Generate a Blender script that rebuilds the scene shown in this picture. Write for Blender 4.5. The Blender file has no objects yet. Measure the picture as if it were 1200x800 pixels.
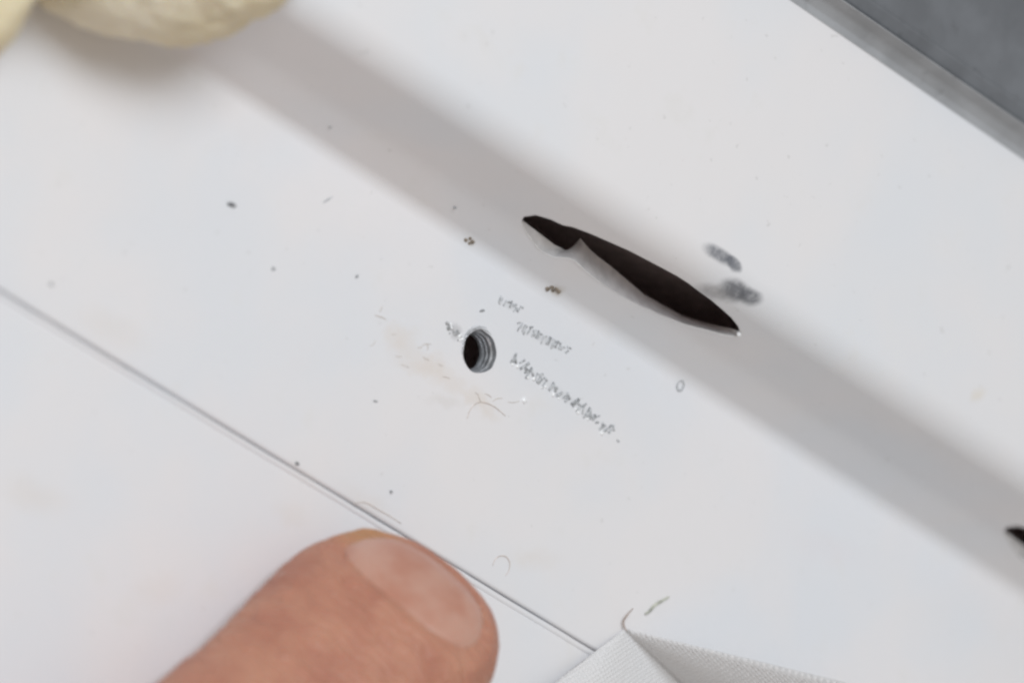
import bpy, bmesh, math, random
from mathutils import Vector, Matrix, noise
from mathutils.geometry import delaunay_2d_cdt

random.seed(7)
scene = bpy.context.scene
C = scene.collection
MM = 0.001
PX = 0.085 * MM            # size of one photograph pixel on the frame
DIST = 0.85                # camera to drilled hole
FPX = DIST / PX            # focal length in photograph pixels

# ------------------------------------------------------------------ camera
# the frame runs along X, its faces step up towards +Y, Z is the face normal, the hole is the origin
Zc = Vector((.64, 0, math.sqrt(1 - .64 ** 2)))
ax = .692
Xc = Vector((ax, -.63 * ax, -.64 * ax / Zc.z)).normalized()
Yc = Zc.cross(Xc)
R_ = Vector((Xc.x, Yc.x, Zc.x)); T_ = Vector((Xc.y, Yc.y, Zc.y)); B_ = Vector((Xc.z, Yc.z, Zc.z))
cam_pos = B_ * DIST + R_ * (38 * PX) + T_ * (12 * PX)
cd = bpy.data.cameras.new('camera'); cam = bpy.data.objects.new('camera', cd); C.objects.link(cam)
cam.matrix_world = Matrix(((R_.x, T_.x, B_.x, cam_pos.x), (R_.y, T_.y, B_.y, cam_pos.y), (R_.z, T_.z, B_.z, cam_pos.z), (0, 0, 0, 1)))
cd.sensor_width = 36; cd.lens = 36 * FPX / 1200
cd.clip_start = .05; cd.clip_end = 20
cd.dof.use_dof = True; cd.dof.focus_distance = DIST + .003; cd.dof.aperture_fstop = 16
scene.camera = cam

# ------------------------------------------------------------------ light
w = bpy.data.worlds.new('World'); scene.world = w; w.use_nodes = True
bg = w.node_tree.nodes['Background']
bg.inputs[0].default_value = (1, .935, .86, 1); bg.inputs[1].default_value = .41
ld = bpy.data.lights.new('window_light', 'AREA'); ld.shape = 'RECTANGLE'; ld.size = .42; ld.size_y = .36
ld.energy = 6.25; ld.color = (.875, .935, 1)
lo = bpy.data.objects.new('window_light', ld); C.objects.link(lo)
ldir = Vector((-.42, .215, .88)).normalized()
lo.location = ldir * 1.0
lo.rotation_euler = (-ldir).to_track_quat('-Z', 'Y').to_euler()

vs = scene.view_settings
vs.view_transform = 'Standard'; vs.look = 'None'; vs.gamma = 1; vs.exposure = 0; vs.use_curve_mapping = False
scene.render.engine = 'CYCLES'
scene.cycles.pixel_filter_type = 'BLACKMAN_HARRIS'; scene.cycles.filter_width = 2.6

# ------------------------------------------------------------------ helpers
def ray(px, py):
    d = R_ * (px - 600) + T_ * (400 - py) - B_ * FPX
    return cam_pos, d.normalized()

def at(px, py, z=0.0):
    """point of the horizontal face at height z seen at a photograph pixel"""
    o, d = ray(px, py)
    return o + d * ((z - o.z) / d.z)

def nodes(name):
    m = bpy.data.materials.new(name); m.use_nodes = True
    return m, m.node_tree, m.node_tree.nodes['Principled BSDF']

def N(nt, typ, **kw):
    n = nt.nodes.new(typ)
    for k, v in kw.items():
        if k.startswith('i_'):
            n.inputs[k[2:].replace('_', ' ')].default_value = v
        else:
            setattr(n, k, v)
    return n

def mix(nt, fac, a, b, mode='MIX'):
    n = nt.nodes.new('ShaderNodeMix'); n.data_type = 'RGBA'; n.blend_type = mode
    for s, v in ((0, fac), (6, a), (7, b)):
        if isinstance(v, bpy.types.NodeSocket): nt.links.new(v, n.inputs[s])
        else: n.inputs[s].default_value = v if s == 0 else (*v, 1)
    return n.outputs[2]

def ramp(nt, src, a, b, lo=0., hi=1.):
    n = nt.nodes.new('ShaderNodeMapRange'); n.interpolation_type = 'SMOOTHSTEP'
    nt.links.new(src, n.inputs[0])
    n.inputs[1].default_value = a; n.inputs[2].default_value = b; n.inputs[3].default_value = lo; n.inputs[4].default_value = hi
    return n.outputs[0]

def noise_tex(nt, vec, scale, detail=3, rough=.5):
    n = N(nt, 'ShaderNodeTexNoise'); n.inputs['Scale'].default_value = scale
    n.inputs['Detail'].default_value = detail; n.inputs['Roughness'].default_value = rough
    nt.links.new(vec, n.inputs['Vector'])
    return n

def bump(nt, h, strength, dist, chain=None):
    n = N(nt, 'ShaderNodeBump'); n.inputs['Strength'].default_value = strength; n.inputs['Distance'].default_value = dist
    nt.links.new(h, n.inputs['Height'])
    if chain: nt.links.new(chain, n.inputs['Normal'])
    return n.outputs[0]

def obj_coord(nt, scale=(1, 1, 1)):
    tc = N(nt, 'ShaderNodeTexCoord'); mp = N(nt, 'ShaderNodeMapping')
    mp.inputs['Scale'].default_value = scale
    nt.links.new(tc.outputs['Object'], mp.inputs[0])
    return mp.outputs[0]

def simple(name, col, rough=.5, metal=0., nscale=600, var=.12, bstr=.2, bdist=.0002):
    m, nt, p = nodes(name)
    v = obj_coord(nt); n = noise_tex(nt, v, nscale, 4)
    c = mix(nt, ramp(nt, n.outputs['Fac'], .3, .7), tuple(x * (1 - var) for x in col), tuple(min(1, x * (1 + var)) for x in col))
    nt.links.new(c, p.inputs['Base Color'])
    p.inputs['Roughness'].default_value = rough; p.inputs['Metallic'].default_value = metal
    nt.links.new(bump(nt, n.outputs['Fac'], bstr, bdist), p.inputs['Normal'])
    return m

def link(name, me, mat, parent=None, smooth=True):
    o = bpy.data.objects.new(name, me); C.objects.link(o)
    if mat: me.materials.append(mat)
    if smooth:
        for p in me.polygons: p.use_smooth = True
    if parent: o.parent = parent
    return o

def mesh(name, verts, faces, mat, parent=None, smooth=True):
    me = bpy.data.meshes.new(name); me.from_pydata([tuple(v) for v in verts], [], faces); me.update()
    return link(name, me, mat, parent, smooth)

def tag(o, label=None, cat=None, group=None, kind=None):
    if label: o['label'] = label
    if cat: o['category'] = cat
    if group: o['group'] = group
    if kind: o['kind'] = kind
    return o

def empty(name, loc=(0, 0, 0)):
    o = bpy.data.objects.new(name, None); C.objects.link(o); o.location = loc; o.empty_display_size = .005
    return o

def tube(pts, rad, seg=6):
    """round strand along points; rad a number or a list; closed ends"""
    V, F = [], []
    n = len(pts); rads = rad if isinstance(rad, (list, tuple)) else [rad] * n
    up = Vector((0.13, .2, 1)).normalized()
    for i, p in enumerate(pts):
        t = (pts[min(i + 1, n - 1)] - pts[max(i - 1, 0)]).normalized()
        a = t.cross(up).normalized(); b = a.cross(t)
        for k in range(seg):
            th = 2 * math.pi * k / seg
            V.append(p + (a * math.cos(th) + b * math.sin(th)) * rads[i])
    for i in range(n - 1):
        for k in range(seg):
            k2 = (k + 1) % seg
            F.append((i * seg + k, i * seg + k2, (i + 1) * seg + k2, (i + 1) * seg + k))
    F.append(tuple(range(seg))[::-1]); F.append(tuple(range((n - 1) * seg, n * seg)))
    return V, F

def smooth_path(pts, sub=6):
    out = []
    for i in range(len(pts) - 1):
        p0, p1, p2, p3 = pts[max(i - 1, 0)], pts[i], pts[i + 1], pts[min(i + 2, len(pts) - 1)]
        for j in range(sub):
            t = j / sub
            out.append(.5 * ((2 * p1) + (p2 - p0) * t + (2 * p0 - 5 * p1 + 4 * p2 - p3) * t * t + (3 * p1 - p0 - 3 * p2 + p3) * t ** 3))
    out.append(pts[-1])
    return out

def in_poly(x, y, P):
    c = False; j = len(P) - 1
    for i in range(len(P)):
        if (P[i][1] > y) != (P[j][1] > y) and x < (P[j][0] - P[i][0]) * (y - P[i][1]) / (P[j][1] - P[i][1]) + P[i][0]: c = not c
        j = i
    return c

# ------------------------------------------------------------------ profile of the frame
def fillet(pts, radii, seg=10):
    out = [Vector(pts[0])]
    for i in range(1, len(pts) - 1):
        a, b, c = Vector(pts[i - 1]), Vector(pts[i]), Vector(pts[i + 1]); r = radii[i]
        if not r: out.append(b); continue
        u, v = (a - b).normalized(), (c - b).normalized()
        ang = u.angle(v); t = r / math.tan(ang / 2)
        p, q = b + u * t, b + v * t
        cen = b + (u + v).normalized() * (r / math.sin(ang / 2))
        for k in range(seg + 1):
            f = k / seg
            d = (p - cen).lerp(q - cen, f).normalized() * r
            out.append(cen + d)
    out.append(Vector(pts[-1]))
    return out

SEAM = -20.4; Y0 = 9.4; Y1 = 15.1; HZ = 13.9; YG = 44.9     # millimetres
prof = fillet([(SEAM, -2.5), (SEAM, 0), (Y0, 0), (Y0 + 2.5, 4.4), (Y1 - .2, HZ), (72, HZ)], [0, .35, 1.9, 9.0, 3.8, 0], 12)
# refine the long runs
fine = [prof[0]]
for p in prof[1:]:
    d = (p - fine[-1]).length; n = max(1, int(d / 2.0)); q0 = fine[-1]
    for k in range(1, n + 1): fine.append(q0.lerp(p, k / n))
prof = fine
slen = [0.]
for i in range(1, len(prof)): slen.append(slen[-1] + (prof[i] - prof[i - 1]).length)

def prof_normal(i):
    a, b = prof[max(i - 1, 0)], prof[min(i + 1, len(prof) - 1)]
    d = (b - a).normalized(); return Vector((-d.y, d.x))

def on_prof(s, off=0.):
    s = min(max(s, 0), slen[-1])
    for i in range(1, len(slen)):
        if s <= slen[i]:
            f = (s - slen[i - 1]) / (slen[i] - slen[i - 1])
            p = prof[i - 1].lerp(prof[i], f)
            if off:
                p = p + prof_normal(i - 1).lerp(prof_normal(i), f).normalized() * off
            return p
def P3(x, s, off=0.):
    p = on_prof(s, off); return Vector((x * MM, p.x * MM, p.y * MM))

def hit(px, py, off=0.):
    """(x, s) of the frame surface, or of a layer 'off' mm inside it, seen at a photograph pixel"""
    o, d = ray(px, py); best = None
    pts = [p + prof_normal(i) * off for i, p in enumerate(prof)] if off else prof
    for i in range(len(prof) - 1):
        a, b = pts[i], pts[i + 1]; e = b - a
        den = d.y * e.y - d.z * e.x
        if abs(den) < 1e-12: continue
        oy, oz = o.y / MM, o.z / MM
        f = ((a.x - oy) * (-d.z) - (a.y - oz) * (-d.y)) / (-(e.x * -d.z - e.y * -d.y))
        if -.001 <= f <= 1.001:
            q = a + e * f
            t = (q.x - oy) / d.y if abs(d.y) > abs(d.z) else (q.y - oz) / d.z
            if best is None or t < best[0]:
                best = (t, o.x / MM + d.x * t, slen[i] + f * (slen[i + 1] - slen[i]))
    return best[1], best[2]

def surf(px, py, lift=0.):
    """point on the visible frame surface, lifted by 'lift' mm along Z"""
    p = at(px, py)
    if p.y > 5 * MM: p = P3(*hit(px, py))
    return p + Vector((0, 0, lift * MM))

# ------------------------------------------------------------------ materials
def pt(px, py, z=0.): 
    v = at(px, py, z * MM); return v.x, v.y

XA = math.degrees(0)
def plastic(name, stains=()):
    m, nt, p = nodes(name)
    v = obj_coord(nt)
    big = noise_tex(nt, v, 45, 3); mid = noise_tex(nt, v, 160, 4, .6); micro = noise_tex(nt, v, 2200, 3)
    col = mix(nt, ramp(nt, big.outputs['Fac'], .35, .65), (.775, .79, .82), (.82, .802, .808))
    col = mix(nt, ramp(nt, mid.outputs['Fac'], .58, .75, 0, .35), col, (.77, .755, .735))
    # fine dust and rub marks
    sp = noise_tex(nt, v, 900, 2)
    col = mix(nt, ramp(nt, sp.outputs['Fac'], .70, .78, 0, .30), col, (.50, .49, .47))
    warp = noise_tex(nt, v, 420, 4, .6)
    wsub = N(nt, 'ShaderNodeVectorMath', operation='SUBTRACT'); nt.links.new(warp.outputs['Color'], wsub.inputs[0]); wsub.inputs[1].default_value = (.5, .5, .5)
    grain = noise_tex(nt, v, 1500, 3, .7)
    for (x, y, rx, ry, rot, c, amt, soft, wamp) in stains:
        ws = N(nt, 'ShaderNodeVectorMath', operation='SCALE'); nt.links.new(wsub.outputs[0], ws.inputs[0]); ws.inputs['Scale'].default_value = wamp
        ad = N(nt, 'ShaderNodeVectorMath', operation='ADD'); nt.links.new(v, ad.inputs[0]); nt.links.new(ws.outputs[0], ad.inputs[1])
        mp = N(nt, 'ShaderNodeMapping'); mp.vector_type = 'TEXTURE'
        mp.inputs['Location'].default_value = (x, y, 0); mp.inputs['Rotation'].default_value = (0, 0, rot)
        mp.inputs['Scale'].default_value = (rx, ry, 1e6)
        nt.links.new(ad.outputs[0], mp.inputs[0])
        ln = N(nt, 'ShaderNodeVectorMath', operation='LENGTH'); nt.links.new(mp.outputs[0], ln.inputs[0])
        f = ramp(nt, ln.outputs['Value'], 1 - soft, 1.0, 1, 0)
        gm = N(nt, 'ShaderNodeMath', operation='MULTIPLY'); nt.links.new(f, gm.inputs[0]); nt.links.new(ramp(nt, grain.outputs['Fac'], .25, .6, amt * .7, amt), gm.inputs[1])
        col = mix(nt, gm.outputs[0], col, c)
    nt.links.new(col, p.inputs['Base Color'])
    nt.links.new(ramp(nt, mid.outputs['Fac'], .3, .7, .34, .50), p.inputs['Roughness'])
    p.inputs['Specular IOR Level'].default_value = .42
    b = bump(nt, big.outputs['Fac'], .5, .00035)
    b = bump(nt, mid.outputs['Fac'], .25, .00012, b)
    b = bump(nt, micro.outputs['Fac'], .18, .00003, b)
    nt.links.new(b, p.inputs['Normal'])
    return m

def st(px, py, lx, ly, rot, col, amt, soft, wamp=.0006, z=0.):
    x, y = pt(px, py, z); return (x, y, lx * PX, ly * PX, rot, col, amt, soft, wamp)

warm = (.72, .64, .56); warm2 = (.72, .62, .52); grey = (.12, .13, .155)
stains = [
    st(844, 299, 34, 11, .05, grey, .8, .65, .0006, HZ), st(860, 309, 18, 10, -.1, grey, .8, .5, .0006, HZ),
    st(868, 340, 30, 15, .0, (.10, .105, .12), .85, .65, .0006, HZ), st(885, 348, 22, 12, .1, (.10, .105, .12), .8, .65, .0006, HZ), st(852, 342, 30, 10, .1, (.22, .21, .21), .6, .8, .0004, HZ),
    st(1146, 462, 20, 12, .9, (.74, .67, .56), .5, .9, .0012, HZ),
    st(505, 432, 80, 26, .05, warm2, .40, .98, .0040), st(470, 395, 38, 24, .3, warm2, .34, .98, .0040),
    st(562, 470, 52, 16, -.1, warm2, .38, .98, .0040), st(520, 470, 40, 8, .4, (.66, .62, .58), .28, .9, .0025),
    st(130, 385, 75, 30, .1, warm, .20, .98, .002), st(430, 590, 70, 22, 0, warm, .22, .98, .002),
    st(625, 655, 60, 20, .4, warm, .2, .98, .002),
    st(534, 388, 16, 12, .4, (.42, .42, .43), .6, .8, .0022),
    st(550, 284, 9, 6, 0, (.50, .44, .38), .55, .8, .0009), st(648, 340, 12, 7, 0, (.52, .46, .38), .5, .8, .0009),
    st(637, 398, 40, 7, .06, (.55, .56, .57), .40, .9, .0006), st(599, 359, 18, 6, .06, (.55, .56, .57), .40, .9, .0006), st(660, 463, 78, 8, -.07, (.60, .61, .62), .30, .9, .0009),
    st(300, 140, 90, 60, .3, warm, .10, .98, .003), st(970, 640, 90, 30, .2, (.78, .74, .76), .3, .98, .003),
]
M_frame = plastic('white_painted_plastic', stains)
M_sill = plastic('white_sill_plastic', [st(40, 580, 70, 30, .2, warm, .25, .98, .002), st(180, 690, 60, 30, .6, warm, .15, .98, .003), st(340, 600, 40, 20, .2, warm, .18, .98, .003)])
M_core = simple('dark_profile_core', (.78, .64, .63), .8)
M_cut = simple('cut_plastic_edge', (.60, .59, .59), .5, 0, 900, .10, .35, .0003)
M_bore = simple('bare_metal_bore', (.58, .60, .63), .33, .6, 1500, .25, .3, .0002)
M_rubber = None

# ------------------------------------------------------------------ frame: main face with slots and drilled hole
XR = 300.
frame = tag(empty('window_frame'), 'white plastic window frame profile with drilled hole, drainage slots and stamped lettering', 'window frame')

slot_up = [(611, 259), (614, 254), (628, 252), (645, 257), (660, 264), (671, 266), (690, 273), (713, 283), (738, 294), (761, 306), (778, 315), (793, 323), (807, 332), (820, 342), (834, 352), (847, 363), (857, 372), (865, 382)]
slot_lo = [(869, 391), (862, 394), (845, 391), (822, 385), (800, 379), (775, 369), (750, 358), (725, 345), (702, 330), (686, 317), (674, 306), (664, 302), (648, 301), (632, 292), (620, 276), (612, 263)]
assert len(slot_lo) == 16
inner_lo = [(866, 388),  (858, 385), (842, 382), (822, 377), (800, 370), (778, 358), (755, 345), (735, 328), (716, 312), (700, 300), (690, 291), (680, 279), (672, 289), (664, 293), (650, 287), (633, 274), (619, 260)]
outer = [hit(*p) for p in slot_up + slot_lo]
TH = 2.6
SH = 72.7     # the next slot along the frame
hole_r = 2.16
hole_c = (0., None)
s_hole = None
for i in range(len(prof) - 1):
    if prof[i].x <= 0 <= prof[i + 1].x and abs(prof[i].y) < .01:
        s_hole = slen[i] + (0 - prof[i].x)
ring = []
for k in range(44):
    th = 2 * math.pi * k / 44
    r = hole_r * (1 + .018 * math.sin(3 * th + 1) + .012 * math.sin(7 * th) + .05 * math.exp(-((th - 5.95) / .22) ** 2))
    ring.append((r * math.cos(th), s_hole + r * math.sin(th)))
polys = [outer, [(x + SH, s) for x, s in outer], ring]

xs = [-XR + 20 * k for k in range(12)] + [-60 + 2.0 * k for k in range(76)] + [92 + 2.0 + 20 * k for k in range(11)]
xs = sorted(set(x for x in xs if -XR <= x <= XR) | {-XR, XR})
pts2, edges = [], []
def near(x, s):
    for P in polys:
        for a, b in P:
            if abs(x - a) < .32 and abs(s - b) < .22: return True
    return False
for x in xs:
    for s in slen:
        if not near(x, s): pts2.append(Vector((x, s)))
# closer grid round the drilled hole
for P in polys:
    b = len(pts2)
    for a in P: pts2.append(Vector(a))
    for k in range(len(P)): edges.append((b + k, b + (k + 1) % len(P)))
vo, eo, fo, *_ = delaunay_2d_cdt(pts2, edges, [], 0, 1e-5)
keep = []
for f in fo:
    c = sum((vo[i] for i in f), Vector((0, 0))) / len(f)
    if not any(in_poly(c.x, c.y, P) for P in polys): keep.append(tuple(f))
# grid triangles wind counter-clockwise in (x, s): normal = X x profile direction = outwards
face = mesh('front_face', [P3(v.x, v.y) for v in vo], keep, M_frame, frame)

def slot_part(dx):
    """cut wall of a slot: from the outline on the face to the outline on the inner side"""
    n_up, n_lo = len(slot_up), len(slot_lo)
    o3 = [P3(x + dx, s) for x, s in outer]
    i3 = []
    for k in range(n_up):
        x, s = outer[k]; dp = min(TH, .15 + .5 * min(k, n_up - 1 - k)); i3.append(P3(x + dx, s + .1 * dp, -dp))
    for k in range(n_lo):
        dp = min(TH, .15 + .75 * min(k, n_lo - 1 - k))
        x, s = hit(*inner_lo[k], -dp); i3.append(P3(x + dx, s, -dp))
    n = len(o3); V = []; L = 4
    for j in range(L + 1):
        f = j / L
        for k in range(n):
            p = o3[k].lerp(i3[k], f)
            if 0 < j < L:
                p = p + Vector((noise.noise(p * 900), noise.noise(p * 900 + Vector((5, 1, 2))), noise.noise(p * 900 + Vector((1, 9, 3))))) * .12 * MM
            V.append(p)
    F = [(j * n + k, j * n + (k + 1) % n, (j + 1) * n + (k + 1) % n, (j + 1) * n + k) for j in range(L) for k in range(n)]
    return mesh('slot_edge', V, F, M_cut, frame)
slot_part(0); slot_part(SH)
# ragged burr along the slot's lower edge, coloured white as its lit rim
M_slotrim = simple('slot_lit_rim_white', (.86, .855, .85), .35, 0, 900, .05, .3, .0002)
for a0, a1 in ((0, 7), (7, 16)):
    path = []
    for px, py in slot_lo[a0:a1]:
        x, q = hit(px, py); path.append(P3(x, q, .02))
    path = smooth_path(path, 5)
    n = len(path)
    V, F = tube(path, [(.012 + .08 * abs(noise.noise(p * 700)) + .025 * math.sin(math.pi * i / n)) * MM for i, p in enumerate(path)], 7)
    mesh('slot_lit_burr', V, F, M_slotrim, frame)


# drilled bore with turned rings
lev = [(0, 1.0), (.12, .985), (.5, .975), (.75, .96), (.8, .93), (.95, .905), (1.25, .90), (1.32, .935), (1.5, .94), (1.6, .885), (1.9, .875), (1.98, .905), (2.15, .905), (2.25, .855), (2.7, .84), (3.0, .86)]
V, F = [], []
nr = len(ring)
for d, k in lev:
    for (x, s) in ring:
        V.append(Vector((x * k * MM, (s - s_hole) * k * MM, -d * .78 * MM)))
for j in range(len(lev) - 1):
    for k in range(nr):
        F.append((j * nr + k, j * nr + (k + 1) % nr, (j + 1) * nr + (k + 1) % nr, (j + 1) * nr + k))
tag(mesh('drilled_bore', V, F, M_bore, frame), 'round drilled screw hole with ringed grey metal wall')

# hollow body behind the face
def closed_extrude(path, name, mat, parent, x0=-XR, x1=XR, caps=True):
    n = len(path); V = [Vector((x * MM, y * MM, z * MM)) for x in (x0, x1) for y, z in path]
    F = [(k, k + 1, n + k + 1, n + k) for k in range(n - 1)]
    if caps: F += [tuple(range(n)), tuple(range(2 * n - 1, n - 1, -1))]
    return mesh(name, V, F, mat, parent, False)
closed_extrude([(72, HZ - .05), (72, -32), (SEAM + .02, -32), (SEAM + .02, -2.4)], 'inner_chamber', M_core, frame, caps=False)
for sx in (-XR, XR):
    n = len(prof)
    V = [Vector((sx * MM, p.x * MM, p.y * MM)) for p in prof] + [Vector((sx * MM, 72 * MM, -32 * MM)), Vector((sx * MM, SEAM * MM, -32 * MM))]
    mesh('end_cap', V, [tuple(range(n + 2))], M_core, frame, False)
# dark inner layer right behind the step so the slot looks into the chamber
closed_extrude([(Y1 + 3.4, HZ - .05), (Y1 + 3.4, -31)], 'inner_web', M_core, frame, caps=False)

# ------------------------------------------------------------------ sill panel beyond the seam
sp = fillet([(SEAM - .16, -2.5), (SEAM - .16, -.02), (SEAM - .78, .02), (SEAM - .84, -.10), (SEAM - .98, -.02), (-260, -.02)], [0, .22, .0, .04, .04, 0], 5)
n = len(sp)
xg = [-XR + 10 * k for k in range(61)]
xg = [-XR + 1.5 * k for k in range(401)]
V = [Vector((x * MM, (p.x + (.05 * noise.noise(Vector((x * .11, 0, 0))) + .03 * noise.noise(Vector((x * .6, 3, 0))) if p.x > SEAM - 2 else 0)) * MM, p.y * MM)) for x in xg for p in sp]
F = [(i * n + k, (i + 1) * n + k, (i + 1) * n + k + 1, i * n + k + 1) for i in range(len(xg) - 1) for k in range(n - 1)]
sill = empty('sill_panel', (0, SEAM * MM, -.0325)); 
sill['label'] = 'smooth white plastic panel beyond the thin seam, under the thumb'; sill['category'] = 'panel'
so = mesh('top_face', V, F, M_sill, sill); so.matrix_parent_inverse = Matrix.Translation(-sill.location)
bo = mesh('body', [Vector((x * MM, y * MM, z * MM)) for x in (-XR, XR) for y, z in ((SEAM - .16, -2.5), (SEAM - .16, -32), (-260, -32), (-260, -.02))],
          [(0, 1, 5, 4), (1, 2, 6, 5), (2, 3, 7, 6), (0, 3, 2, 1), (4, 5, 6, 7)], M_sill, sill, False)
bo.matrix_parent_inverse = Matrix.Translation(-sill.location)

# ------------------------------------------------------------------ grey rubber gasket and sash
def rubber(name, col, rough):
    m, nt, p = nodes(name); v = obj_coord(nt)
    a = noise_tex(nt, v, 90, 4, .6); b = noise_tex(nt, v, 500, 3)
    c = mix(nt, ramp(nt, a.outputs['Fac'], .35, .65), tuple(x * .85 for x in col), tuple(x * 1.12 for x in col))
    c = mix(nt, ramp(nt, b.outputs['Fac'], .6, .75, 0, .5), c, tuple(x * .6 for x in col))
    nt.links.new(c, p.inputs['Base Color']); p.inputs['Roughness'].default_value = rough
    nt.links.new(bump(nt, b.outputs['Fac'], .3, .0003), p.inputs['Normal'])
    return m
M_gask = rubber('grey_rubber', (.36, .37, .385), .55); M_sash = rubber('dark_grey_sash', (.155, .165, .18), .5)
def strip(path, rad, name, mat, parent, seg=8):
    p = fillet(path, rad, seg); n = len(p)
    xg = [-XR + 6 * k for k in range(101)]
    V = [Vector((x * MM, q.x * MM, q.y * MM + .05 * MM * noise.noise(Vector((x * .05, q.x, 3.1))))) for x in xg for q in p]
    F = [(i * n + k, (i + 1) * n + k, (i + 1) * n + k + 1, i * n + k + 1)[::-1] for i in range(len(xg) - 1) for k in range(n - 1)]
    F = [f[::-1] for f in F]
    F += [tuple(range(n)), tuple(range((len(xg) - 1) * n, len(xg) * n))[::-1]]
    return mesh(name, V, F, mat, parent)
gk = tag(empty('rubber_gasket', (0, YG * MM, HZ * MM)), 'grey rubber gasket strip lying along the edge of the frame', 'gasket')
def rel(o, p): o.matrix_parent_inverse = Matrix.Translation(-p.location); return o
rel(strip([(YG - .5, HZ + .05), (YG + .2, HZ + .25), (YG + 1.05, HZ + 1.15), (YG + 1.5, HZ + 2.75), (YG + 1.62, HZ + 2.7), (YG + 1.65, HZ + .06)][::-1], [0, .02, .04, 1.2, .5, 0], 'lip', M_gask, gk), gk)
sa = tag(empty('window_sash', (0, (YG + 1.75) * MM, HZ * MM)), 'dark grey window sash edge behind the rubber gasket', 'sash')
rel(strip([(YG + 1.75, HZ + .06), (YG + 1.85, HZ + 2.2), (YG + 3.3, HZ + 2.7), (YG + 3.7, HZ + 2.3), (YG + 70, HZ + 5), (YG + 70, HZ + .06)][::-1], [0, 0, .3, .4, .5, 0], 'edge', M_sash, sa), sa)
closed_extrude([(72.05, HZ - .02), (72.05, -32), (YG + 70, -32), (YG + 70, HZ - .02), (72.05, HZ - .02)], 'rear_body', M_frame, frame)

# ------------------------------------------------------------------ stamped lettering
M_ink = simple('stamped_grey', (.47, .485, .50), .3, 0, 2500, .45, .4, .0002)
M_ink2 = simple('stamped_pale_grey', (.54, .555, .57), .3, 0, 2500, .35, .4, .0002)
M_glint = simple('white_glint', (.93, .94, .95), .22, 0, 900, .03, .1)  # near-white gloss: glints painted as small burr domes
M_glint.node_tree.nodes['Principled BSDF'].inputs['Specular IOR Level'].default_value = 1.0
def dome(px, py, r, mat, name, parent, z=0., flat=.5):
    bm = bmesh.new(); bmesh.ops.create_icosphere(bm, subdivisions=2, radius=r * PX)
    c = surf(px, py)
    for v in bm.verts:
        k = 1 + .3 * noise.noise(v.co * 4000 + c * 3000)
        v.co = Vector((v.co.x * k, v.co.y * k, v.co.z * flat * k))
        v.co += c
    me = bpy.data.meshes.new(name); bm.to_mesh(me); bm.free()
    return link(name, me, mat, parent)
def strokes(segs, px, py, wpx, hpx, mat, name='stamped_glyph', rad=1.0, jit=.22):
    base = at(px, py); V, F = [], []
    for (a, b, c, d) in segs:
        q = [base + Vector(((u - .5 + random.uniform(-jit, jit)) * wpx * PX * 1.25, (v - .5 + random.uniform(-jit, jit)) * hpx * PX, .03 * MM)) for u, v in ((a, b), (c, d))]
        midp = q[0].lerp(q[1], .5) + Vector((random.uniform(-1, 1), random.uniform(-1, 1), 0)) * .7 * PX
        path = [q[0], midp, q[1]]
        v, f = tube(path, [rad * PX * random.uniform(.6, 1.3) for _ in path], 6)
        for t in v: t.z = max(.004 * MM, t.z * .55)
        o = len(V); V += v; F += [tuple(i + o for i in g) for g in f]
    o = mesh(name, V, F, mat, frame)
    return o





dash = [[(.2, 0, .4, 1), (.65, .1, .8, .95), (.1, .95, .9, .85)], [(.3, .05, .45, .9), (.05, .9, .95, 1)], [(.1, .1, .3, 1), (.5, 0, .7, 1), (.3, .6, .8, .9)], [(.4, .1, .6, 1), (.0, .8, .5, 1), (.8, .5, .9, .9)]]
for i in range(5):                                   # short top line
    f = i / 4; strokes(random.choice(dash), 587 + 22 * f, 352 + 12.5 * f + (i % 2), 5.2, 9, M_ink2 if i < 2 else M_ink, rad=1.25)
for i in range(11):                                  # middle line, close set
    f = i / 10; strokes(random.choice(dash), 609 + 56 * f, 383 + 29 * f, 5.6, 11 - 1.5 * f, M_ink if i % 2 == 0 else M_ink2, rad=1.25)
frag = [[(0, .1, .55, 1), (.55, 1, .95, .2), (.2, .35, .5, .5)], [(.1, 0, .3, .8), (.3, .8, .9, .9), (.6, .1, .75, .7)], [(0, .3, .6, .9), (.5, .9, 1, .5), (.7, .5, .4, 0)], [(.1, .2, .9, .95), (.6, .3, 1, .6), (.0, .7, .3, .9)]]
L3 = [(604 + 112 * k / 13 + random.uniform(-1.5, 1.5), 422 + 83 * k / 13 + random.uniform(-1.5, 1.5), None) for k in range(14)]
for i, (px, py, k) in enumerate(L3): strokes(frag[(i * 3 + i // 4) % 4], px, py, 9.0, 13, M_ink if i % 3 else M_ink2, rad=1.65, jit=.2)
for i in range(0, 14, 2): dome(L3[i][0] - 1 + random.uniform(-2, 2), L3[i][1] + 6, random.uniform(1.5, 2.3), M_glint, 'glint_burr', frame, flat=.8)
strokes([(0, .5, 1, .5), (.2, .2, .8, .7)], 724, 516, 4, 4, M_ink2)
for px, py, r in ((606, 429, 2.8), (625, 444, 2.6), (639, 453, 2.3), (648, 462, 2.8), (677, 483, 2.8), (705, 507, 2.9), (614, 469, 3.8), (866, 391, 3.2), (529, 384, 2.2), (538, 394, 2.4)):
    dome(px, py, r, M_glint, 'glint_burr', frame, flat=.8)
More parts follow.
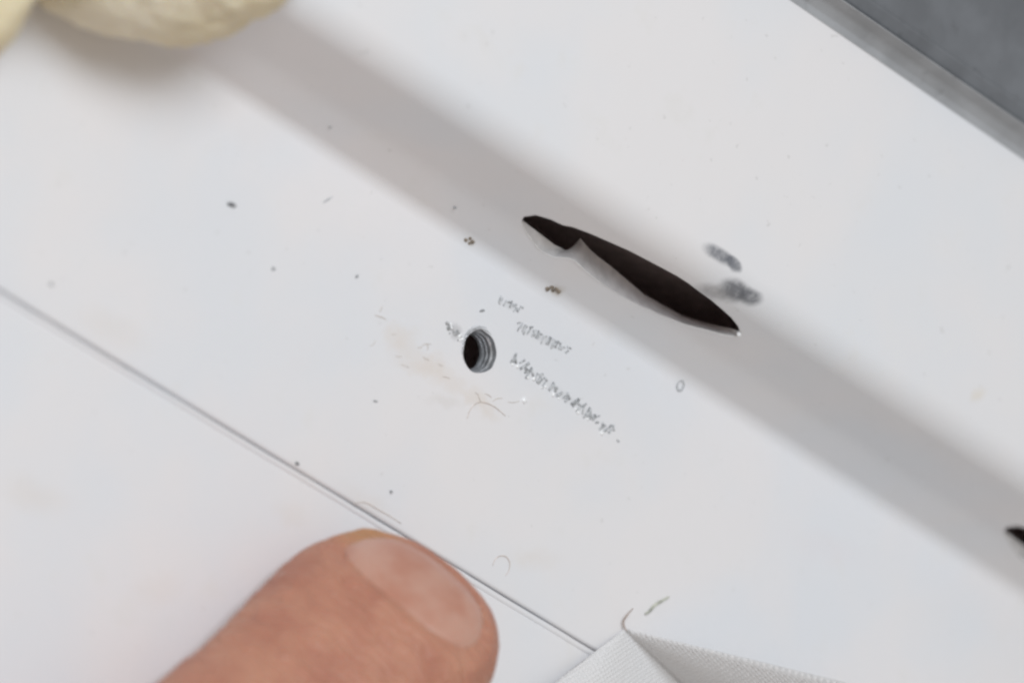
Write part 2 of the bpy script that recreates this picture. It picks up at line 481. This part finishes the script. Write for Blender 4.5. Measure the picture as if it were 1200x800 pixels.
# torn crescent of paint and metal round the far side of the hole
M_rim = simple('torn_metal_rim', (.52, .53, .55), .3, .4, 2500, .3, .5, .0003)
for a0, a1, rr, mat in ((75, 215, 1.05, M_rim), (95, 190, 1.16, M_ink2)):
    path = [Vector((math.cos(math.radians(t)), math.sin(math.radians(t)), .015)) * hole_r * rr * MM for t in range(a0, a1, 6)]
    n = len(path)
    V, F = tube(path, [(.02 + .10 * math.sin(math.pi * i / (n - 1)) * (.6 + .8 * abs(noise.noise(q * 2500)))) * MM for i, q in enumerate(path)], 7)
    mesh('hole_burr', V, F, mat, frame)
# chewed plastic beside the hole
M_burr = simple('torn_plastic', (.40, .405, .41), .4, 0, 2500, .35, .6, .0003)
for k in range(30):
    f = random.random()
    px = 526 + 16 * f + random.uniform(-5, 5); py = 380 + 20 * f + random.uniform(-5, 4)
    q = at(px, py)
    if q.length < 2.45 * MM: continue
    dome(px, py, random.uniform(1.2, 2.6), M_burr if k % 3 else M_glint, 'torn_burr', frame, flat=.6)  # every third lump is white, a painted glint

# ------------------------------------------------------------------ loose specks, crumbs and hairs
M_dark = simple('dark_crumb', (.12, .125, .13), .6, 0, 3000, .3)
M_brown = simple('brown_crumb', (.22, .18, .14), .6, 0, 3000, .3)
M_mid = simple('grey_crumb', (.33, .34, .35), .6, 0, 3000, .3)
def speck(px, py, lx, ly, ang, mat, name, label, cat, z=0., seg=None):
    """an uneven crumb lying on the face"""
    c = surf(px, py)
    bm = bmesh.new(); bmesh.ops.create_icosphere(bm, subdivisions=2, radius=1)
    d = (R_ * math.cos(ang) + T_ * math.sin(ang)); o, dd = ray(600, 400)
    d = d - dd * (d.z / dd.z); d.normalize(); e = Vector((-d.y, d.x, 0))
    h = min(lx, ly) * .5 * PX
    for v in bm.verts:
        k = 1 + .35 * noise.noise(v.co * 1.7 + c * 5000)
        v.co = d * (v.co.x * k * lx * PX) + e * (v.co.y * k * ly * PX) + Vector((0, 0, max(v.co.z * k, -.6) * h + .55 * h))
    me = bpy.data.meshes.new(name); bm.to_mesh(me); bm.free()
    ob = link(name, me, mat); ob.location = c
    return tag(ob, label, cat)
speck(271, 240, 7, 2.4, -.35, M_dark, 'crumb', 'dark stubby elongated crumb alone on the frame face', 'crumb')
speck(384, 234, 8.5, 1.2, .6, M_ink2, 'shaving', 'thin grey straight shaving lying slantwise on the frame face', 'shaving')
speck(320, 315, 2.6, 2.0, .3, M_mid, 'speck', 'tiny pale grey speck between the seam and the stubby dark crumb', 'speck')
speck(418, 324, 3.0, 1.6, .9, M_mid, 'speck', 'tiny grey slanted speck between the thin shaving and the drilled hole', 'speck')
speck(458, 576, 2.2, 2.0, 0, M_mid, 'speck', 'tiny grey speck near the seam just beyond the thumb tip', 'speck')
speck(565, 364, 4, 1.5, .2, M_mid, 'shaving', 'short grey shaving between the drilled hole and the short top lettering line', 'shaving')
speck(60, 333, 3.0, 1.8, .2, M_mid, 'speck', 'tiny grey speck close to the seam, far from the thumb', 'speck')
speck(387, 149, 2.5, 1.5, .4, M_mid, 'speck', 'tiny grey speck at the foot of the step below the yellow sponge', 'speck')
speck(533, 243, 2.5, 2.0, .4, M_mid, 'speck', 'tiny grey speck at the foot of the step beside the drainage slot end', 'speck')
speck(440, 470, 3.5, 1.2, -.3, M_mid, 'speck', 'faint grey scratch-like speck among the scuffs beside the drilled hole', 'speck')
for (cx, cy, lab, pl) in ((550, 282, 'small cluster of brown grit on the frame face by the step', [(-4, -1, 2.2), (1, -3, 1.8), (4, 1, 2.3), (0, 3, 1.6)]),
                          (648, 338, 'cluster of dark brown grit between the slot and the lettering', [(-6, 0, 2.8), (-1, -2, 2.4), (4, 0, 2.2), (7, 3, 2.6), (0, 2, 1.8)])):
    g = tag(empty('grit_cluster', surf(cx, cy)), lab, 'grit')
    for dx, dy, r in pl:
        o = dome(cx + dx, cy + dy, r * 1.25, M_brown, 'grain', g); o.matrix_parent_inverse = Matrix.Translation(-g.location)

def strand(name, pxs, rpx, mat, label=None, cat=None, z=0.05, parent=None, zs=None, sub=6):
    pts = [surf(a, b, (zs[i] if zs else z)) for i, (a, b) in enumerate(pxs)]
    pts = smooth_path(pts, sub)
    n = len(pts)
    V, F = tube(pts, [rpx * PX * (.55 + .45 * math.sin(math.pi * (i + .5) / n)) for i in range(n)], 6)
    o = mesh(name, V, F, mat, parent)
    if label: tag(o, label, cat)
    return o
M_hair = simple('pale_hair', (.70, .63, .58), .45, 0, 2000, .15)
M_hair2 = simple('brown_hair', (.42, .34, .30), .45, 0, 2000, .15)
M_fib = simple('olive_fibre', (.46, .47, .40), .6, 0, 2000, .35)
strand('hair', [(577, 662), (580, 655), (586, 651), (593, 652), (597, 659), (596, 668), (592, 674)], .65, M_hair, 'fine curled pale hair on the frame beside the thumb tip', 'hair')
strand('hair', [(414, 591), (420, 588), (430, 589), (442, 596), (456, 604), (470, 613)], .6, M_hair, 'fine bent hair lying along the seam', 'hair')
strand('hair', [(547, 490), (552, 478), (562, 471), (575, 474), (584, 480), (592, 487)], .7, M_hair, 'thin brownish curved hair below the drilled hole', 'hair', z=.04)
strand('fibre', [(755, 719), (760, 716), (766, 709), (774, 704), (783, 699)], 2.0, M_fib, 'short olive grey fibre on the frame near the cloth corner', 'fibre', z=.12)
strand('shaving', [(796, 447), (793, 451), (794, 457), (798, 457), (801, 451), (799, 446), (796, 447)], .9, M_mid, 'tiny grey ring-shaped shaving below the drainage slot', 'shaving', z=.05)
speck(348, 543, 3.0, 2.0, -.5, M_dark, 'speck', 'dark speck caught in the seam line', 'speck')

# fine scuffs in the paint round the hole
M_scuff = simple('scuffed_paint', (.64, .59, .545), .6, 0, 2500, .12)
for k in range(16):
    px = random.uniform(425, 600); py = 400 + .42 * (px - 480) + random.uniform(-28, 34); a = random.uniform(-.9, .5)
    if abs(px - 562) < 32 and abs(py - 412) < 36: continue
    L = random.uniform(5, 15); pl = [(px, py)]
    for j in range(3):
        a += random.uniform(-.7, .7); pl.append((pl[-1][0] + L / 3 * math.cos(a), pl[-1][1] - L / 3 * math.sin(a)))
    strand('scuff_line', pl, random.uniform(.35, .75), M_scuff, z=.01, parent=frame, sub=3)

# ------------------------------------------------------------------ thumb
def skin():
    m, nt, p = nodes('skin'); v = obj_coord(nt)
    a = noise_tex(nt, v, 130, 4, .55); b = noise_tex(nt, v, 420, 4, .6)
    c = mix(nt, ramp(nt, a.outputs['Fac'], .3, .7), (.46, .198, .135), (.56, .275, .185))
    c = mix(nt, ramp(nt, b.outputs['Fac'], .45, .75, 0, .3), c, (.45, .17, .125))
    # callused, yellower side of the tip (local -Y side, near the end)
    tc = N(nt, 'ShaderNodeTexCoord'); mp = N(nt, 'ShaderNodeMapping'); mp.vector_type = 'TEXTURE'
    mp.inputs['Location'].default_value = (-.0045, .0085, .004); mp.inputs['Scale'].default_value = (.006, .004, .007)
    nt.links.new(tc.outputs['Object'], mp.inputs[0])
    ln = N(nt, 'ShaderNodeVectorMath', operation='LENGTH'); nt.links.new(mp.outputs[0], ln.inputs[0])
    c = mix(nt, ramp(nt, ln.outputs['Value'], .3, 1.1, .75, 0), c, (.50, .26, .11))
    # white dust flecks
    f = noise_tex(nt, v, 620, 1)
    c = mix(nt, ramp(nt, f.outputs['Fac'], .745, .79, 0, .5), c, (.75, .68, .62))
    nt.links.new(c, p.inputs['Base Color'])
    p.inputs['Roughness'].default_value = .52; p.inputs['Specular IOR Level'].default_value = .35
    p.inputs['Subsurface Weight'].default_value = .25; p.inputs['Subsurface Radius'].default_value = (1, .35, .2); p.inputs['Subsurface Scale'].default_value = .0012
    # skin lines across the finger
    wv = N(nt, 'ShaderNodeTexWave'); wv.bands_direction = 'X'; wv.inputs['Scale'].default_value = 260; wv.inputs['Distortion'].default_value = 9; wv.inputs['Detail'].default_value = 3; wv.inputs['Detail Scale'].default_value = 1.6
    nt.links.new(v, wv.inputs['Vector'])
    vo = N(nt, 'ShaderNodeTexVoronoi'); vo.inputs['Scale'].default_value = 1500; nt.links.new(v, vo.inputs['Vector'])
    bb = bump(nt, wv.outputs['Fac'], .4, .0004); bb = bump(nt, b.outputs['Fac'], .5, .0005, bb); bb = bump(nt, vo.outputs['Distance'], .4, .0002, bb)
    nt.links.new(bb, p.inputs['Normal'])
    return m
M_skin = skin()
m, nt, p = nodes('nail'); v = obj_coord(nt); a = noise_tex(nt, v, 180, 3)
rid = N(nt, 'ShaderNodeTexWave'); rid.bands_direction = 'Y'; rid.inputs['Scale'].default_value = 420; rid.inputs['Distortion'].default_value = 1.5; nt.links.new(v, rid.inputs['Vector'])
c = mix(nt, ramp(nt, a.outputs['Fac'], .35, .65), (.51, .24, .17), (.575, .325, .25))
nt.links.new(c, p.inputs['Base Color']); p.inputs['Roughness'].default_value = .33; p.inputs['Specular IOR Level'].default_value = .5
p.inputs['Subsurface Weight'].default_value = .2; p.inputs['Subsurface Scale'].default_value = .001; p.inputs['Subsurface Radius'].default_value = (1, .4, .3)
nt.links.new(bump(nt, rid.outputs['Fac'], .12, .0001, bump(nt, a.outputs['Fac'], .3, .0004)), p.inputs['Normal'])
M_nail = m

TH_YAW, TH_PITCH, TH_ROLL = 59, -3, -42            # degrees: heading of the thumb, tip down, nail turned
W_, HU, HD = 11.6, 8.2, 8.6                         # half width, upper and lower half height (mm)
def th_half(a):
    """width, up, down factors at a mm behind the tip"""
    L0 = 13.5; t = min(1, a / L0); k = (1 - (1 - t) ** 2.35) ** (1 / 2.35)
    back = max(0, a - 14)
    wd = k * (1 - .004 * min(back, 14) * 1.0 + .0042 * max(0, back - 14))
    up = (1 - (1 - min(1, a / 17)) ** 2.0) ** (1 / 2.0) * (1 + .006 * min(back, 22))
    dn = (1 - (1 - min(1, a / 12)) ** 2.2) ** (1 / 2.2) * (1 - .003 * min(back, 20) + .003 * max(0, back - 25))
    return wd, up, dn
def th_pt(a, th, off=0.):
    """local thumb surface: x along the axis (tip at 0, negative back), y across, z up"""
    wd, up, dn = th_half(a); e = 2 / 2.25
    c, s = math.cos(th), math.sin(th)
    y = math.copysign(abs(c) ** e, c) * (W_ * wd + off)
    z = math.copysign(abs(s) ** e, s) * ((HU * up if s > 0 else HD * dn) + off)
    zc = -1.2 * max(0, 1 - a / 16) ** 1.5 + .002 * max(0, a - 22) ** 2 * .6
    return Vector((-a, y, z + zc))
NA, NW = 7.6, .98          # nail centre behind the tip, half angle
def nail_mask(a, th):
    u = (a - 7.9) / 4.9; v = (th - math.pi / 2 - .04) / .80
    return (abs(u) ** 2.6 + abs(v) ** 2.8) ** (1 / 2.6)
A = [0.02, .15, .4, .8, 1.3, 1.9] + [2.5 + .45 * k for k in range(60)] + [30 + 2.2 * k for k in range(38)]
S = 96; V, F = [], []
for a in A:
    for k in range(S):
        th = 2 * math.pi * k / S; q = th_pt(a, th)
        nrm = (q - Vector((-a - .4, 0, -1))).normalized()
        mk = nail_mask(a, th)
        d = 0.
        if math.sin(th) > 0:
            d += .30 * math.exp(-((mk - 1.22) / .16) ** 2) * (1 if a > 4 else .35) - (.16 if mk < 1 else .16 * max(0, 1 - (mk - 1) / .06))
        d += .18 * noise.noise(q * .33) + .10 * noise.noise(q * .9 + Vector((3, 1, 7)))
        # creases behind the nail and at the joint
        for a0, dep, wdt in ((15.2, .10, .5), (17.6, .16, .45), (20.5, .14, .5), (23.5, .2, .6), (25.2, .22, .5), (27.5, .2, .6), (29.3, .16, .5)):
            aa = a + .9 * noise.noise(Vector((q.y * .22, a0, 0))) + .25 * noise.noise(Vector((q.y * .9, a0, 4)))
            if math.sin(th) > -.2: d -= dep * math.exp(-((aa - a0) / wdt) ** 2)
        V.append(q + nrm * d)
for i in range(len(A) - 1):
    for k in range(S):
        k2 = (k + 1) % S; F.append((i * S + k, i * S + k2, (i + 1) * S + k2, (i + 1) * S + k))
F.append(tuple(range(S))[::-1]); F.append(tuple(range((len(A) - 1) * S, len(A) * S)))
thumb = empty('thumb')
yaw, pit, rol = map(math.radians, (TH_YAW, TH_PITCH, TH_ROLL))
rot = Matrix.Rotation(yaw, 4, 'Z') @ Matrix.Rotation(-pit, 4, 'Y') @ Matrix.Rotation(rol, 4, 'X')
sc = Matrix.Scale(MM, 4)
Vw = [(rot @ sc) @ v for v in V]
lowest = min(v.z for v in Vw[:len(A) * S // 2])
TIP = at(493, 666, 4 * MM); PRESS = .9 * MM
loc = Vector((TIP.x, TIP.y, -lowest - PRESS))
TM = Matrix.Translation(loc) @ rot
inv = TM.inverted()
V2 = []
for v in V:
    q = TM @ (v * MM)
    if q.z < .05 * MM: q.z = .05 * MM + .02 * (q.z - .05 * MM) * 0
    V2.append(inv @ q)
thumb.matrix_world = TM
tag(thumb, 'bare thumb tip with short nail pressing on the white panel by the seam', 'thumb')
mesh('finger_body', V2, F, M_skin, thumb)
# nail plate
nv, nf = [], []; nu, nw_ = 22, 30
for i in range(nu + 1):
    for j in range(nw_ + 1):
        u = -1 + 2 * i / nu; vv = -1 + 2 * j / nw_
        # square to rounded outline
        uu = u * (1 - (.42 if u > 0 else .25) * abs(vv) ** 2.4); v2 = vv * (1 - .18 * abs(u) ** 2.6)
        a = 7.9 + 4.9 * uu; th = math.pi / 2 + .04 + .80 * v2
        q = th_pt(max(a, .6), th, .12 - .40 * max(abs(u), abs(vv)) ** 5)
        q.z += .10 * (1 - vv * vv)
        nv.append(q * MM)
for i in range(nu):
    for j in range(nw_):
        k = i * (nw_ + 1) + j; nf.append((k, k + nw_ + 1, k + nw_ + 2, k + 1)[::-1])
mesh('thumbnail', nv, nf, M_nail, thumb)

# ------------------------------------------------------------------ cloth corner
def fabric():
    m, nt, p = nodes('white_knit_fabric'); v = obj_coord(nt)
    tc = N(nt, 'ShaderNodeTexCoord')
    def wave(rotz, sc):
        mp = N(nt, 'ShaderNodeMapping'); mp.inputs['Rotation'].default_value = (0, 0, rotz); nt.links.new(tc.outputs['UV'], mp.inputs[0])
        wv = N(nt, 'ShaderNodeTexWave'); wv.inputs['Scale'].default_value = sc; wv.inputs['Distortion'].default_value = 1.8; wv.inputs['Detail'].default_value = 1; wv.inputs['Detail Scale'].default_value = 3
        nt.links.new(mp.outputs[0], wv.inputs['Vector']); return wv.outputs['Fac']
    a = wave(.75, .78); b = wave(2.35, .62)
    mu = N(nt, 'ShaderNodeMath', operation='MULTIPLY'); nt.links.new(a, mu.inputs[0]); nt.links.new(b, mu.inputs[1])
    n = noise_tex(nt, v, 300, 3)
    c = mix(nt, mu.outputs[0], (.76, .755, .76), (.89, .89, .895)); c = mix(nt, ramp(nt, n.outputs['Fac'], .4, .7, 0, .3), c, (.80, .78, .77))
    nt.links.new(c, p.inputs['Base Color']); p.inputs['Roughness'].default_value = .85
    p.inputs['Sheen Weight'].default_value = .2
    nt.links.new(bump(nt, mu.outputs[0], .6, .00025), p.inputs['Normal'])
    return m
M_cloth = fabric()
# a pinched corner of cloth: flat woven side on the left, then a fold that stands up along its far edge
ap = at(731, 737)
vL = at(632, 800) - ap; vV = at(806, 800, .5 * MM) - ap; vR = at(1000, 794, 20 * MM) - ap
eR = vR.normalized(); eQ = eR.cross(vV).cross(eR).normalized()
V, F, UV = [], [], []
nr_ = 90; cols = []
for k in range(22): cols.append((0, k / 22))
for k in range(22): cols.append((1, k / 22))
for k in range(9): cols.append((2, k / 8))
for i in range(nr_ + 1):
    t = .004 + (i / nr_) ** 1.3 * 3.4
    sat = t if t < 1 else 1 + (1 - math.exp(-(t - 1)))
    L = vL * t; Vv = Vector((vV.x * t, vV.y * t, .5 * MM)); Rr = Vector((vR.x * t, vR.y * t, vR.z * sat))
    Bk = Vector((Rr.x, Rr.y - .05 * Rr.z, 0))
    for kind, f in cols:
        if kind == 0:
            q = L.lerp(Vv, f); q.z = min(1.5, t) * 2.0 * MM * math.sin(math.pi * min(1, f * 1.15) ** .55) * (1 - .3 * f)
        elif kind == 1:
            q = Vv.lerp(Rr, f); q.z = Vv.z * (1 - f) + Rr.z * (f ** 1.25) ; q.y -= .10 * Rr.z * math.sin(math.pi * f)
        else:
            q = Rr.lerp(Bk, f); q.y -= .02 * Rr.z * math.sin(math.pi * f)
        q = ap + q
        q.z = max(.12 * MM, q.z + .12 * MM + .3 * MM * noise.noise(Vector((q.x * 170, q.y * 170, 2))) * min(1, t))
        V.append(q)
        UV.append((q.x * 1000, q.y * 1000) if kind == 0 else ((q - ap).dot(eR) * 1000, (q - ap).dot(eQ) * 1000))
nc = len(cols) - 1
for i in range(nr_):
    for j in range(nc):
        k = i * (nc + 1) + j; F.append((k, k + nc + 1, k + nc + 2, k + 1))
cl = empty('cloth', ap); tag(cl, 'white woven cloth corner with a raised fold lying on the frame', 'cloth')
cm = mesh('fabric', V, F, M_cloth, cl); cm.matrix_parent_inverse = Matrix.Translation(-cl.location)
uvl = cm.data.uv_layers.new(name='UVMap')
for lp in cm.data.loops: uvl.data[lp.index].uv = UV[lp.vertex_index]
so_ = cm.modifiers.new('soften', 'SMOOTH'); so_.iterations = 24; so_.factor = .5
sm = cm.modifiers.new('thickness', 'SOLIDIFY'); sm.thickness = .0001; sm.offset = 1
th_ = strand('loose_thread', [(735, 741), (729, 735), (727, 727), (729, 719), (732, 712)], 1.1, M_hair2, parent=cl, zs=[.3, .4, .5, .9, 1.3])
th_.matrix_parent_inverse = Matrix.Translation(-cl.location)

# ------------------------------------------------------------------ yellow sponge
m, nt, p = nodes('yellow_sponge'); v = obj_coord(nt)
a = noise_tex(nt, v, 60, 3); b = noise_tex(nt, v, 900, 4, .7)
c = mix(nt, ramp(nt, a.outputs['Fac'], .35, .65), (.82, .72, .50), (.87, .79, .62)); c = mix(nt, ramp(nt, b.outputs['Fac'], .55, .7, 0, .4), c, (.70, .58, .36))
nt.links.new(c, p.inputs['Base Color']); p.inputs['Roughness'].default_value = .95
p.inputs['Subsurface Weight'].default_value = .3; p.inputs['Subsurface Scale'].default_value = .003; p.inputs['Subsurface Radius'].default_value = (1, .8, .4)
nt.links.new(bump(nt, b.outputs['Fac'], .7, .0006), p.inputs['Normal'])
M_sponge = m
def lump(cen, rx, ry, rz):
    bm = bmesh.new(); bmesh.ops.create_icosphere(bm, subdivisions=4, radius=1)
    for v in bm.verts:
        c = v.co.copy()
        k = 1 + .10 * noise.noise(c * 1.6 + cen * 90) + .03 * noise.noise(c * 6)
        v.co = cen + (R_ * c.x * rx + T_ * c.y * ry + B_ * c.z * rz) * k
    return bm
sb = bmesh.new()
base = at(200, 40, 11 * MM)
for px, py, z, rx, ry, rz in ((195, -75, 9.5, 172, 122, 120), (-60, -5, 6, 95, 78, 80), (60, -110, 9, 150, 100, 100)):
    bm = lump(at(px, py, z * MM), rx * PX, ry * PX, rz * PX)
    me = bpy.data.meshes.new('tmp'); bm.to_mesh(me); bm.free(); sb.from_mesh(me); bpy.data.meshes.remove(me)
me = bpy.data.meshes.new('sponge_cloth'); sb.to_mesh(me); sb.free()
tmp = link('tmp_sponge', me, M_sponge)
rm = tmp.modifiers.new('r', 'REMESH'); rm.mode = 'VOXEL'; rm.voxel_size = .0007
sm2 = tmp.modifiers.new('s', 'SMOOTH'); sm2.iterations = 8
dg = bpy.context.evaluated_depsgraph_get(); dg.update()
me2 = bpy.data.meshes.new_from_object(tmp.evaluated_get(dg)); bpy.data.objects.remove(tmp)
sp_ = link('sponge', me2, None)
if not me2.materials: me2.materials.append(M_sponge)
for v in me2.vertices:
    v.co += v.normal * (.0003 * noise.noise(v.co * 1300) + .0003 * noise.noise(v.co * 700 + Vector((4, 2, 1))) + .0004 * noise.noise(v.co * 260))
for pl in me2.polygons: pl.use_smooth = True
tag(sp_, 'pale yellow fuzzy sponge with rounded lobes resting on the frame step', 'sponge')
